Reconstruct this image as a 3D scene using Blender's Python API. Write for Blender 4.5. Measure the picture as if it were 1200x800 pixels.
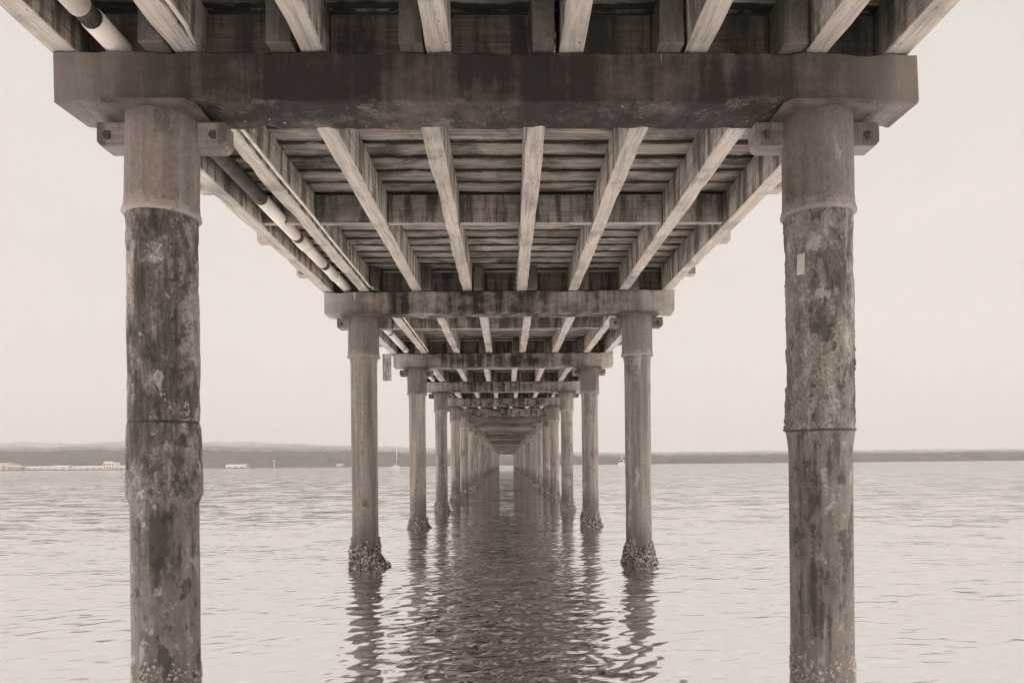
import bpy, bmesh, math, random
import numpy as np
from mathutils import Vector, Matrix, noise as mnoise

for o in list(bpy.data.objects):
    bpy.data.objects.remove(o)
S = bpy.context.scene
C = S.collection
R = math.radians

# ------------------------------------------------------------------ camera
cam = bpy.data.objects.new('camera', bpy.data.cameras.new('camera'))
C.objects.link(cam)
S.camera = cam
cam.data.sensor_width = 36.0
cam.data.lens = 24.922
cam.data.shift_x = -0.0090
cam.data.shift_y = 0.1195
cam.data.clip_start = 0.05
cam.data.clip_end = 30000
YAW, ROLL = 0.02051, 0.00965
cam.matrix_world = (Matrix.Translation((0.0674, 0.0, 1.467)) @ Matrix.Rotation(-YAW, 4, 'Z')
                    @ Matrix.Rotation(R(90), 4, 'X') @ Matrix.Rotation(-ROLL, 4, 'Z'))

# ------------------------------------------------------------------ world: even bright overcast sky
SUN_EL, SUN_AZ = R(52), R(145)
w = bpy.data.worlds.new('World')
S.world = w
w.use_nodes = True
nt = w.node_tree
for n in list(nt.nodes):
    nt.nodes.remove(n)


def wn(t, **k):
    n = nt.nodes.new(t)
    for a, b in k.items():
        setattr(n, a, b)
    return n


out = wn('ShaderNodeOutputWorld')
bg = wn('ShaderNodeBackground')
bg.inputs['Strength'].default_value = 0.1
sky = wn('ShaderNodeTexSky', sky_type='NISHITA')
sky.sun_disc = False
sky.sun_elevation = SUN_EL
sky.sun_rotation = SUN_AZ
sky.dust_density = 4.0
bw = wn('ShaderNodeRGBToBW')
nt.links.new(sky.outputs[0], bw.inputs[0])
geo = wn('ShaderNodeNewGeometry')
sep = wn('ShaderNodeSeparateXYZ')
tc = wn('ShaderNodeTexCoord')
nt.links.new(tc.outputs['Generated'], sep.inputs[0])
ramp = wn('ShaderNodeValToRGB')              # overcast luminance by height: flat low down, brightening to the zenith
e = ramp.color_ramp.elements
SKY_LOW, SKY_ZEN = 0.420, 5.0
e[0].position = 0.0
e[0].color = (SKY_LOW * 1.02,) * 3 + (1,)
e[1].position = 1.0
e[1].color = (SKY_ZEN,) * 3 + (1,)
for p, v in ((0.25, SKY_LOW), (0.50, SKY_LOW * 1.0), (0.62, SKY_LOW * 1.12), (0.76, SKY_LOW * 1.3), (0.83, SKY_LOW * 2.0), (0.90, SKY_LOW * 10), (0.95, SKY_ZEN * 0.97)):
    q = e.new(p)
    q.color = (v,) * 3 + (1,)
nt.links.new(sep.outputs['Z'], ramp.inputs[0])
cl = wn('ShaderNodeTexNoise')                 # faint unevenness of the cloud sheet
cl.inputs['Scale'].default_value = 1.6
cl.inputs['Detail'].default_value = 4
mp = wn('ShaderNodeMapping')
mp.inputs['Scale'].default_value = (1, 1, 3.5)
nt.links.new(tc.outputs['Generated'], mp.inputs[0])
nt.links.new(mp.outputs[0], cl.inputs[0])
mr = wn('ShaderNodeMapRange')
mr.inputs['From Min'].default_value = 0.3
mr.inputs['From Max'].default_value = 0.7
mr.inputs['To Min'].default_value = 0.96
mr.inputs['To Max'].default_value = 1.03
nt.links.new(cl.outputs[0], mr.inputs[0])
m1 = wn('ShaderNodeMath', operation='MULTIPLY')
nt.links.new(ramp.outputs[0], m1.inputs[0])
nt.links.new(mr.outputs[0], m1.inputs[1])
m2 = wn('ShaderNodeMath', operation='MULTIPLY')
SKY_GAIN = 19.0
m2.inputs[1].default_value = SKY_GAIN
nt.links.new(m1.outputs[0], m2.inputs[0])
m3 = wn('ShaderNodeMath', operation='MULTIPLY')   # a little of the real sky's own variation
m3.inputs[1].default_value = 0.02
nt.links.new(bw.outputs[0], m3.inputs[0])
m4 = wn('ShaderNodeMath', operation='ADD')
nt.links.new(m2.outputs[0], m4.inputs[0])
nt.links.new(m3.outputs[0], m4.inputs[1])
tint = wn('ShaderNodeMix', data_type='RGBA', blend_type='MULTIPLY')
tint.inputs['Factor'].default_value = 1.0
tint.inputs['B'].default_value = (1.0, 0.912, 0.848, 1)
nt.links.new(m4.outputs[0], tint.inputs['A'])
nt.links.new(tint.outputs['Result'], bg.inputs['Color'])
nt.links.new(bg.outputs[0], out.inputs[0])

sun = bpy.data.objects.new('sun', bpy.data.lights.new('sun', 'SUN'))
C.objects.link(sun)
sun.data.energy = 0.5
sun.data.angle = R(40)
sun.data.color = (1.0, 0.92, 0.86)
sun.rotation_euler = (R(90) - SUN_EL, 0, -SUN_AZ + R(180))
sun['kind'] = 'helper'

S.view_settings.view_transform = 'Standard'
S.view_settings.look = 'None'
S.view_settings.exposure = 0.0
S.view_settings.gamma = 1.0
S.render.engine = 'CYCLES'
S.cycles.max_bounces = 8
S.cycles.diffuse_bounces = 5
S.cycles.glossy_bounces = 3
S.cycles.volume_bounces = 1
S.cycles.caustics_reflective = True
S.cycles.sample_clamp_indirect = 8
S.cycles.use_denoising = True


# ------------------------------------------------------------------ material helpers
class NT:
    """small wrapper for building node materials"""

    def __init__(self, name, rough=0.85, spec=0.3):
        self.m = bpy.data.materials.new(name)
        self.m.use_nodes = True
        self.t = self.m.node_tree
        for n in list(self.t.nodes):
            self.t.nodes.remove(n)
        self.out = self.n('ShaderNodeOutputMaterial')
        self.b = self.n('ShaderNodeBsdfPrincipled')
        self.b.inputs['Roughness'].default_value = rough
        self.b.inputs['Specular IOR Level'].default_value = spec
        self.l(self.b.outputs[0], self.out.inputs[0])
        self.tc = self.n('ShaderNodeTexCoord')
        self.info = self.n('ShaderNodeObjectInfo')

    def n(self, t, **k):
        x = self.t.nodes.new(t)
        for a, b in k.items():
            setattr(x, a, b)
        return x

    def l(self, a, b):
        self.t.links.new(a, b)

    def coords(self, scale=(1, 1, 1), shift=37.0):
        """object coordinates, moved by the object's own random number so that copies differ"""
        v = self.n('ShaderNodeVectorMath', operation='MULTIPLY_ADD')
        cm = self.n('ShaderNodeCombineXYZ')
        for i in range(3):
            k = self.n('ShaderNodeMath', operation='MULTIPLY')
            k.inputs[1].default_value = shift * (1 + 0.37 * i)
            self.l(self.info.outputs['Random'], k.inputs[0])
            self.l(k.outputs[0], cm.inputs[i])
        self.l(self.tc.outputs['Object'], v.inputs[0])
        v.inputs[1].default_value = scale
        self.l(cm.outputs[0], v.inputs[2])
        return v.outputs[0]

    def noise(self, vec, scale, detail=5, rough=0.6, dist=0.0):
        x = self.n('ShaderNodeTexNoise')
        x.inputs['Scale'].default_value = scale
        x.inputs['Detail'].default_value = detail
        x.inputs['Roughness'].default_value = rough
        x.inputs['Distortion'].default_value = dist
        self.l(vec, x.inputs['Vector'])
        return x.outputs['Fac']

    def ramp(self, fac, *stops):
        x = self.n('ShaderNodeValToRGB')
        e = x.color_ramp.elements
        for i, (p, c) in enumerate(stops):
            if not isinstance(c, (tuple, list)):
                c = (c, c, c)
            q = e[i] if i < 2 else e.new(p)
            q.position = p
            q.color = (*c, 1)
        self.l(fac, x.inputs[0])
        return x.outputs[0]

    def mix(self, a, b, fac, mode='MIX'):
        x = self.n('ShaderNodeMix', data_type='RGBA', blend_type=mode)
        for s, v in (('A', a), ('B', b), ('Factor', fac)):
            if isinstance(v, (int, float)):
                x.inputs[s].default_value = v if s == 'Factor' else (v, v, v, 1)
            elif isinstance(v, (tuple, list)):
                x.inputs[s].default_value = (*v, 1)
            else:
                self.l(v, x.inputs[s])
        return x.outputs['Result']

    def math(self, op, a, b=0.0):
        x = self.n('ShaderNodeMath', operation=op)
        for i, v in enumerate((a, b)):
            if isinstance(v, (int, float)):
                x.inputs[i].default_value = v
            else:
                self.l(v, x.inputs[i])
        return x.outputs[0]

    def xyz(self):
        s = self.n('ShaderNodeSeparateXYZ')
        self.l(self.tc.outputs['Object'], s.inputs[0])
        return s.outputs

    def bump(self, h, strength=0.4, dist=0.01, prev=None):
        x = self.n('ShaderNodeBump')
        x.inputs['Strength'].default_value = strength
        x.inputs['Distance'].default_value = dist
        self.l(h, x.inputs['Height'])
        if prev is not None:
            self.l(prev, x.inputs['Normal'])
        self.l(x.outputs[0], self.b.inputs['Normal'])
        return x.outputs[0]

    def color(self, c):
        self.l(c, self.b.inputs['Base Color'])


def sep_(v):                                    # a warm grey of reflectance v, browner when dark
    k = min(1.0, max(0.0, v / 0.5))
    return (v, v * (0.805 + 0.105 * k), v * (0.655 + 0.165 * k))


def plain(name, v, rough=0.7, var=0.15, scale=6):
    m = NT(name, rough)
    n = m.noise(m.coords(), scale, 4)
    m.color(m.ramp(n, (0.3, sep_(v * (1 - var))), (0.7, sep_(v * (1 + var)))))
    return m.m


def wood(name, axis, light, dark, stain=0.5, ends=None):
    """weathered timber, grain along the given axis of the object"""
    m = NT(name, 0.85, 0.25)
    g = [9.0, 9.0, 9.0]
    g[axis] = 0.5
    grain = m.noise(m.coords(tuple(g)), 3.0, 6, 0.65, 0.6)
    fine = [60.0, 60.0, 60.0]
    fine[axis] = 1.6
    fg = m.noise(m.coords(tuple(fine)), 2.0, 3, 0.6)
    blot = m.noise(m.coords(), 1.3, 5, 0.65, 0.4)
    c = m.ramp(grain, (0.30, sep_(light * 0.62)), (0.52, sep_(light)), (0.72, sep_(min(0.82, light * 1.2))))
    c = m.mix(c, m.ramp(fg, (0.35, 0.70), (0.6, 1.0)), 0.75, 'MULTIPLY')
    c = m.mix(c, sep_(dark), m.ramp(blot, (0.50, 0.0), (0.66, stain)))
    # drips down the side faces, running from the deck joints
    dv = [5.0, 5.0, 5.0]
    dv[2] = 0.7
    drip = m.noise(m.coords(tuple(dv)), 1.8, 4, 0.6)
    gn = m.n('ShaderNodeNewGeometry')
    s = m.n('ShaderNodeSeparateXYZ')
    m.l(gn.outputs['Normal'], s.inputs[0])
    side = m.math('SUBTRACT', 1.0, m.math('ABSOLUTE', s.outputs[2]))
    c = m.mix(c, sep_(dark), m.math('MULTIPLY', m.ramp(drip, (0.44, 0.0), (0.58, 0.78)), side))
    knot = m.n('ShaderNodeTexVoronoi')
    kv = [3.2, 3.2, 3.2]
    kv[axis] = 1.3
    m.l(m.coords(tuple(kv)), knot.inputs['Vector'])
    c = m.mix(c, sep_(dark), m.ramp(knot.outputs['Distance'], (0.05, 0.8), (0.10, 0.0)))
    if ends:                                       # shade painted on the ends, where the timbers lap over the cross beams
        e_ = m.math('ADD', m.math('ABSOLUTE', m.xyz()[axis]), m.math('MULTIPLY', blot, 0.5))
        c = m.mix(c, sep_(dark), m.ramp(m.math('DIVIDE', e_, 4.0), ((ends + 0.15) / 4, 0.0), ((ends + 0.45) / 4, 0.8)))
    m.color(c)
    m.bump(m.math('ADD', m.math('MULTIPLY', grain, 0.7), m.math('MULTIPLY', fg, 0.3)), 0.5, 0.012)
    return m.m


def beam_mat(name, light, dark, amount):
    """cross beam: water-stained, vertical runs, pale mineral drips"""
    m = NT(name, 0.8, 0.3)
    x, y, z = m.xyz()
    blot = m.noise(m.coords((0.8, 0.8, 1.3)), 1.8, 8, 0.7, 0.1)
    run = m.noise(m.coords((7.0, 7.0, 0.5)), 1.0, 5, 0.65)
    fine = m.noise(m.coords((1, 1, 1)), 22, 5, 0.7)
    c = m.ramp(fine, (0.3, sep_(light * 0.75)), (0.7, sep_(light * 1.2)))
    c = m.mix(c, sep_(min(0.5, light * 2.2)), m.ramp(m.math('DIVIDE', m.math('ABSOLUTE', x), 3.0), (0.58, 0.0), (0.80, 0.85)))  # beam ends lightened, in part painted light from outside the pier
    end = m.ramp(m.math('DIVIDE', m.math('ABSOLUTE', x), 3.0), (0.5, 1.0), (0.8, 0.35))     # stained middle; paler ends are partly outside light put into the colour
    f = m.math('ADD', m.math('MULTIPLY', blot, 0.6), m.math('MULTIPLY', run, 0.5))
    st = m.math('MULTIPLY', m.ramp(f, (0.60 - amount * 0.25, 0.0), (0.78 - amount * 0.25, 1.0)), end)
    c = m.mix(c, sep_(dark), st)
    drips = m.noise(m.coords((26.0, 26.0, 1.6)), 1.0, 2, 0.5)
    c = m.mix(c, sep_(0.55), m.ramp(drips, (0.735, 0.0), (0.76, 0.7)))
    pale = m.noise(m.coords((2.6, 2.6, 6.0)), 1.3, 7, 0.75, 0.0)
    low = m.ramp(m.math('ADD', z, 0.2), (0.04, 1.0), (0.10, 0.0))
    c = m.mix(c, sep_(0.34), m.math('MULTIPLY', m.ramp(pale, (0.55, 0.0), (0.62, 0.38)), low))
    m.color(c)
    m.bump(m.math('ADD', m.math('MULTIPLY', fine, 0.6), run), 0.5, 0.012)
    return m.m


def plank_mat():
    m = NT('deck_plank_wood', 0.85, 0.2)
    x, y, z = m.xyz()
    P = 0.3
    u = m.math('FRACT', m.math('DIVIDE', y, P))
    edge = m.math('ABSOLUTE', m.math('SUBTRACT', u, 0.5))             # 0 mid board .. 0.5 joint
    idx = m.math('FLOOR', m.math('DIVIDE', y, P))
    cm = m.n('ShaderNodeCombineXYZ')
    m.l(m.math('MULTIPLY', x, 3.5), cm.inputs[0])
    m.l(m.math('MULTIPLY', y, 16.0), cm.inputs[1])
    m.l(m.math('MULTIPLY', idx, 3.7), cm.inputs[2])
    wob = m.noise(cm.outputs[0], 1.0, 8, 0.75, 0.2)
    wet = m.math('ADD', edge, m.math('MULTIPLY', m.math('SUBTRACT', wob, 0.5), 0.75))
    cg = m.n('ShaderNodeCombineXYZ')
    m.l(m.math('MULTIPLY', x, 1.5), cg.inputs[0])
    m.l(m.math('MULTIPLY', y, 40.0), cg.inputs[1])
    m.l(idx, cg.inputs[2])
    g = m.noise(cg.outputs[0], 1.0, 5, 0.65, 0.4)
    wn_ = m.n('ShaderNodeTexWhiteNoise', noise_dimensions='1D')
    m.l(idx, wn_.inputs['W'])
    c = m.ramp(g, (0.30, sep_(0.18)), (0.5, sep_(0.46)), (0.70, sep_(0.72)))
    c = m.mix(c, m.ramp(wn_.outputs[0], (0.0, 0.7), (1.0, 1.0)), 1.0, 'MULTIPLY')
    cb = m.n('ShaderNodeCombineXYZ')
    m.l(m.math('MULTIPLY', x, 1.1), cb.inputs[0])
    m.l(m.math('MULTIPLY', y, 2.2), cb.inputs[1])
    m.l(m.math('MULTIPLY', idx, 5.1), cb.inputs[2])
    bl = m.noise(cb.outputs[0], 1.6, 6, 0.7, 0.6)
    c = m.mix(c, m.ramp(bl, (0.36, 0.30), (0.58, 1.15)), 1.0, 'MULTIPLY')
    c = m.mix(c, sep_(0.025), m.ramp(wet, (0.27, 0.0), (0.42, 0.94)))
    m.color(c)
    m.bump(g, 0.5, 0.01)
    return m.m


def pillar_mat(name, base, dark, rough=0.7, sleeve=False):
    m = NT(name, rough, 0.35)
    streak = m.noise(m.coords((12.0, 12.0, 0.5)), 1.0, 8, 0.68, 0.0)
    blot = m.noise(m.coords((1.6, 1.6, 0.8)), 1.4, 6, 0.65, 0.6)
    fine = m.noise(m.coords(), 30, 4, 0.7)
    kk = 0.45 if sleeve else 1.0
    c = m.ramp(streak, (0.32, sep_(base * (1 - 0.5 * kk))), (0.5, sep_(base)), (0.68, sep_(base * (1 + 0.5 * kk))))
    c = m.mix(c, sep_(dark), m.ramp(blot, (0.54, 0.0), (0.70, 0.75)))
    c = m.mix(c, m.ramp(fine, (0.3, 0.6), (0.65, 1.0)), 0.8, 'MULTIPLY')
    x, y, z = m.xyz()
    tide = m.math('ADD', z, m.math('MULTIPLY', m.math('SUBTRACT', blot, 0.5), 0.8))
    if sleeve:                                     # salt crust along the lower rim
        crust = m.noise(m.coords((5, 5, 7)), 1.5, 7, 0.75)
        rim = m.math('SUBTRACT', m.math('MULTIPLY', crust, 0.42), z)
        c = m.mix(c, sep_(0.42), m.ramp(rim, (0.14, 0.0), (0.18, 0.6)))
        c = m.mix(c, sep_(dark), m.ramp(m.math('SUBTRACT', z, m.math('MULTIPLY', blot, 0.5)), (0.22, 0.0), (0.42, 0.7)))
    else:
        c = m.mix(c, sep_(dark * 1.3), m.ramp(tide, (0.30, 0.65), (0.75, 0.0)))   # damp tide band at the foot
    c = m.mix(c, m.ramp(m.info.outputs['Random'], (0.0, 0.72), (1.0, 1.18)), 1.0, 'MULTIPLY')
    pat = m.noise(m.coords((3.0, 3.0, 1.2)), 1.0, 9, 0.75)
    c = m.mix(c, sep_(base * 1.7), m.ramp(pat, (0.58, 0.0), (0.61, 0.45)))
    c = m.mix(c, sep_(dark), m.ramp(pat, (0.38, 0.6), (0.42, 0.0)))
    sc = m.noise(m.coords((22.0, 22.0, 2.6)), 1.0, 3, 0.6)
    c = m.mix(c, sep_(0.6), m.ramp(sc, (0.745, 0.0), (0.77, 0.55)))
    m.color(c)
    m.bump(m.math('ADD', m.math('MULTIPLY', fine, 0.5), streak), 0.35, 0.008)
    return m.m


def jacket_mat(name, base, dark, lo, hi, smooth_below, seam, stains=()):
    """corroded, blotchy jacket of the two nearest pillars; smoother and streaky lower down"""
    m = NT(name, 0.45, 0.4)
    x, y, z = m.xyz()
    big = m.noise(m.coords((2.3, 2.3, 1.3)), 1.5, 9, 0.72, 0.35)
    med = m.noise(m.coords((8, 8, 6)), 1.6, 8, 0.75, 0.2)
    fine = m.noise(m.coords(), 55, 5, 0.8)
    f = m.math('ADD', m.math('MULTIPLY', big, 0.6), m.math('MULTIPLY', med, 0.4))
    c = m.ramp(fine, (0.36, sep_(base * 0.55)), (0.62, sep_(base * 1.3)))
    c = m.mix(c, sep_(base * 1.9), m.ramp(med, (0.54, 0.0), (0.59, 0.7)))
    c = m.mix(c, sep_(dark * 2.6), m.ramp(f, (lo - 0.075, 0.0), (lo - 0.01, 0.85)))
    c = m.mix(c, sep_(dark), m.ramp(f, (lo, 0.0), (hi, 0.95)))
    streak = m.noise(m.coords((6.0, 6.0, 0.5)), 1.0, 5, 0.6, 0.4)
    c2 = m.ramp(streak, (0.3, sep_(base * 0.7)), (0.65, sep_(base * 1.15)))
    c2 = m.mix(c2, m.ramp(fine, (0.35, 0.7), (0.6, 1.0)), 0.7, 'MULTIPLY')
    c2 = m.mix(c2, sep_(dark), m.ramp(m.math('ADD', m.math('MULTIPLY', f, 0.6), m.math('MULTIPLY', streak, 0.4)), (lo - 0.05, 0.0), (lo + 0.06, 0.75)))
    sp = m.n('ShaderNodeTexVoronoi')
    m.l(m.coords(), sp.inputs['Vector'])
    sp.inputs['Scale'].default_value = 26
    c2 = m.mix(c2, sep_(0.42), m.math('MULTIPLY', m.ramp(sp.outputs['Distance'], (0.16, 0.8), (0.24, 0.0)),
                                     m.ramp(med, (0.56, 0.0), (0.62, 1.0))))
    k = m.ramp(m.math('SUBTRACT', z, smooth_below), (0.0, 0.0), (0.05, 1.0))
    c = m.mix(c2, c, k)
    run = m.noise(m.coords((16.0, 16.0, 0.9)), 1.0, 7, 0.7)
    c = m.mix(c, m.ramp(run, (0.36, 0.55), (0.54, 1.0)), 0.45, 'MULTIPLY')
    chip = m.noise(m.coords((1, 1, 0.7)), 8.0, 10, 0.72)
    c = m.mix(c, sep_(dark * 1.3), m.ramp(chip, (0.565, 0.0), (0.58, 0.75)))
    c = m.mix(c, sep_(base * 1.9), m.ramp(chip, (0.40, 0.55), (0.415, 0.0)))
    c = m.mix(c, sep_(dark), m.ramp(m.math('ABSOLUTE', m.math('SUBTRACT', z, seam)), (0.004, 0.85), (0.011, 0.0)))
    c = m.mix(c, sep_(base * 1.8), m.ramp(run, (0.60, 0.0), (0.68, 0.45)))
    fs_ = m.math('ADD', m.math('MULTIPLY', f, 0.62), m.math('MULTIPLY', run, 0.38))
    for xc, zc, rx, rz in stains:                  # the large stains this pillar carries
        u = m.math('DIVIDE', m.math('SUBTRACT', x, xc), rx)
        v = m.math('DIVIDE', m.math('SUBTRACT', z, zc), rz)
        d2 = m.math('ADD', m.math('MULTIPLY', u, u), m.math('MULTIPLY', v, v))
        e2 = m.math('ADD', m.math('SUBTRACT', 1.0, d2), m.math('MULTIPLY', m.math('SUBTRACT', fs_, 0.5), -12.0))
        c = m.mix(c, sep_(dark * 1.15), m.ramp(e2, (0.2, 0.0), (1.0, 0.82)))
    m.color(c)
    m.bump(m.math('ADD', med, m.math('MULTIPLY', fine, 0.6)), 0.8, 0.016)
    return m.m


M = {}
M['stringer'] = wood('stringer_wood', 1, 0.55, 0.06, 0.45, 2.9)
M['blocking'] = wood('blocking_wood', 0, 0.42, 0.05, 0.6)
M['dark_block'] = wood('dark_blocking_wood', 0, 0.15, 0.03, 0.6)  # darker boards, set on the cross beams
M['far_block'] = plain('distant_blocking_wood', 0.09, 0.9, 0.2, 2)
M['bracket'] = wood('bracket_wood', 0, 0.50, 0.12, 0.3)
M['plank'] = plank_mat()
M['beam_wet'] = beam_mat('wet_stained_beam', 0.12, 0.028, 0.8)
M['beam'] = beam_mat('stained_beam', 0.30, 0.03, 0.62)
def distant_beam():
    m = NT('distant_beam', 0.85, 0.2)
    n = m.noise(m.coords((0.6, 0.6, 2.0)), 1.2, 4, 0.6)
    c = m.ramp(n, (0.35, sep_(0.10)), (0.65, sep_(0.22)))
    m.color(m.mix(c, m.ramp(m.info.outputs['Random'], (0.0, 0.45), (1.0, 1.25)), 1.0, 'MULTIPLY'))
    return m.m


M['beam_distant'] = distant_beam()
M['sleeve'] = pillar_mat('pillar_sleeve_metal', 0.25, 0.08, 0.5, True)
M['shaft'] = pillar_mat('pillar_shaft_metal', 0.30, 0.07, 0.6)
M['jacket_blotchy'] = jacket_mat('blotchy_jacket', 0.36, 0.035, 0.54, 0.61, 1.25, 1.735,
                                 ((0.04, 1.00, 0.15, 0.30), (0.10, 2.15, 0.06, 0.75), (-0.06, 1.75, 0.10, 0.30), (-0.04, 2.55, 0.07, 0.25)))
M['jacket_crusty'] = jacket_mat('crusty_jacket', 0.29, 0.045, 0.56, 0.62, 1.63, 1.652,
                                ((-0.08, 0.72, 0.09, 0.55), (0.0, 1.50, 0.05, 0.2), (-0.13, 1.3, 0.06, 0.5)))
M['plate'] = plain('bearing_plate_metal', 0.12, 0.6, 0.4, 9)
M['cleat'] = wood('cleat_wood', 0, 0.32, 0.10, 0.5)
M['pipe'] = plain('pale_pipe_plastic', 0.75, 0.45, 0.10, 3)
M['pipe_dark'] = plain('dark_pipe_wrap', 0.05, 0.6, 0.5, 12)
M['conduit'] = plain('conduit_metal', 0.7, 0.4, 0.2, 8)
M['tag'] = plain('tag_metal', 0.58, 0.4, 0.1, 20)
M['surface'] = plain('deck_surface', 0.15, 0.9, 0.3, 4)
M['white'] = plain('white_paint', 0.5, 0.5, 0.08, 1)
M['grey'] = plain('grey_paint', 0.32, 0.6, 0.2, 1)
M['roof'] = plain('pale_roof', 0.32, 0.6, 0.1, 0.6)
M['darkglass'] = plain('dark_glass', 0.05, 0.15, 0.2, 2)
M['quay'] = plain('quay_timber', 0.10, 0.9, 0.4, 0.3)


def barnacle_mat(name, lo, hi):
    m = NT(name, 0.8, 0.3)
    at = m.n('ShaderNodeAttribute')
    at.attribute_name = 'tone'
    fine = m.noise(m.coords(), 120, 3, 0.7)
    c = m.ramp(at.outputs['Fac'], (0.0, sep_(lo)), (0.55, sep_((lo + hi) * 0.42)), (1.0, sep_(hi)))
    c = m.mix(c, m.ramp(fine, (0.3, 0.6), (0.6, 1.0)), 0.8, 'MULTIPLY')
    m.color(c)
    return m.m


M['barnacle'] = barnacle_mat('barnacle_shell', 0.14, 0.62)
M['barnacle_pale'] = barnacle_mat('pale_barnacle_shell', 0.35, 0.70)


# ------------------------------------------------------------------ mesh helpers
def link(name, verts, faces, mat=None, parent=None, smooth=False, loc=(0, 0, 0)):
    me = bpy.data.meshes.new(name)
    me.from_pydata([tuple(v) for v in verts], [], faces)
    me.update()
    return link_mesh(name, me, mat, parent, smooth, loc)


def link_mesh(name, me, mat=None, parent=None, smooth=False, loc=(0, 0, 0)):
    if smooth:
        me.polygons.foreach_set('use_smooth', [True] * len(me.polygons))
    if mat is not None and not me.materials:
        me.materials.append(mat)
    o = bpy.data.objects.new(name, me)
    C.objects.link(o)
    o.location = loc
    if parent is not None:
        o.parent = parent
    return o


def empty(name, loc=(0, 0, 0)):
    o = bpy.data.objects.new(name, None)
    C.objects.link(o)
    o.location = loc
    o.empty_display_size = 0.2
    return o


def tag(o, label, cat, group=None, kind='thing'):
    o['label'] = label
    o['category'] = cat
    o['kind'] = kind
    if group:
        o['group'] = group
    return o


def copy_part(o, parent, loc=None):
    c = o.copy()
    C.objects.link(c)
    c.parent = parent
    if loc is not None:
        c.location = loc
    return c


def bm_box(bm, c, s, rz=0.0):
    m = Matrix.Translation(c) @ Matrix.Rotation(rz, 4, 'Z') @ Matrix.Diagonal((*s, 1))
    return bmesh.ops.create_cube(bm, size=1.0, matrix=m)['verts']


def bm_mesh(bm, name):
    me = bpy.data.meshes.new(name)
    bm.to_mesh(me)
    bm.free()
    return me


def fb(p, s, o=4):
    return mnoise.fractal(Vector(p) * s, 1.0, 2.0, o)


def rough_box(name, size, bevel=0.012, step=0.08, amp=0.006, seed=0.0, axis=0, freq=3.0, chip=0.0):
    """a sawn beam: bevelled box cut along its length, its faces slightly uneven and edges worn"""
    bm = bmesh.new()
    bm_box(bm, (0, 0, 0), size)
    bmesh.ops.bevel(bm, geom=list(bm.edges), offset=bevel, segments=2, affect='EDGES', profile=0.5)
    L = size[axis]
    no = [0, 0, 0]
    no[axis] = 1
    k = max(1, int(L / step))
    for i in range(1, k):
        co = [0, 0, 0]
        co[axis] = -L / 2 + L * i / k
        bmesh.ops.bisect_plane(bm, geom=bm.verts[:] + bm.edges[:] + bm.faces[:], plane_co=co, plane_no=no)
    bm.normal_update()
    for v in bm.verts:
        p = v.co + Vector((seed, seed * 1.7, -seed))
        d = fb(p, freq, 3) * amp
        h = [abs(v.co[i]) / (size[i] / 2) for i in range(3) if i != axis]
        if chip and min(h) > 0.8:                       # worn arrises
            d -= chip * max(0.0, fb(p + Vector((9, 9, 9)), freq * 1.8, 3) + 0.1)
        v.co += v.normal * d
    return bm_mesh(bm, name)


def lathe(profile, seg=40, cap=True):
    v, f = [], []
    for r, z in profile:
        for i in range(seg):
            a = 2 * math.pi * i / seg
            v.append((r * math.cos(a), r * math.sin(a), z))
    n = len(profile)
    for j in range(n - 1):
        for i in range(seg):
            k = (i + 1) % seg
            f.append((j * seg + i, j * seg + k, (j + 1) * seg + k, (j + 1) * seg + i))
    if cap:
        f.append(tuple(range(seg - 1, -1, -1)))
        f.append(tuple((n - 1) * seg + i for i in range(seg)))
    return v, f


def tube(points, r, seg=10):
    """round bar through the points"""
    v, f = [], []
    n = len(points)
    for j, p in enumerate(points):
        p = Vector(p)
        a = Vector(points[max(0, j - 1)])
        b = Vector(points[min(n - 1, j + 1)])
        t = (b - a).normalized()
        up = Vector((0, 0, 1)) if abs(t.z) < 0.95 else Vector((1, 0, 0))
        x = t.cross(up).normalized()
        y = x.cross(t)
        for i in range(seg):
            q = 2 * math.pi * i / seg
            v.append(p + (x * math.cos(q) + y * math.sin(q)) * r)
    for j in range(n - 1):
        for i in range(seg):
            k = (i + 1) % seg
            f.append((j * seg + i, j * seg + k, (j + 1) * seg + k, (j + 1) * seg + i))
    f.append(tuple(range(seg - 1, -1, -1)))
    f.append(tuple((n - 1) * seg + i for i in range(seg)))
    return v, f


# ------------------------------------------------------------------ water
rnd = random.Random(5)


def axis_lines(lo, hi, step, far_lo, far_hi, grow=1.12):
    mid = list(np.arange(lo, hi + step / 2, step))
    s, x, up = step, hi, []
    while x < far_hi:
        s *= grow
        x += s
        up.append(min(x, far_hi))
    s, x, dn = step, lo, []
    while x > far_lo:
        s *= grow
        x -= s
        dn.append(max(x, far_lo))
    return np.array(dn[::-1] + mid + up)


WX = axis_lines(-8, 8, 0.026, -6000, 6000, 1.05)
WY = axis_lines(4.0, 16, 0.024, -60, 6000, 1.022)
gx, gy = np.meshgrid(WX, WY)
dx = np.gradient(WX)
dy = np.gradient(WY)
cell = np.maximum(dx[None, :], dy[:, None])
H = np.zeros_like(gx)
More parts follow.
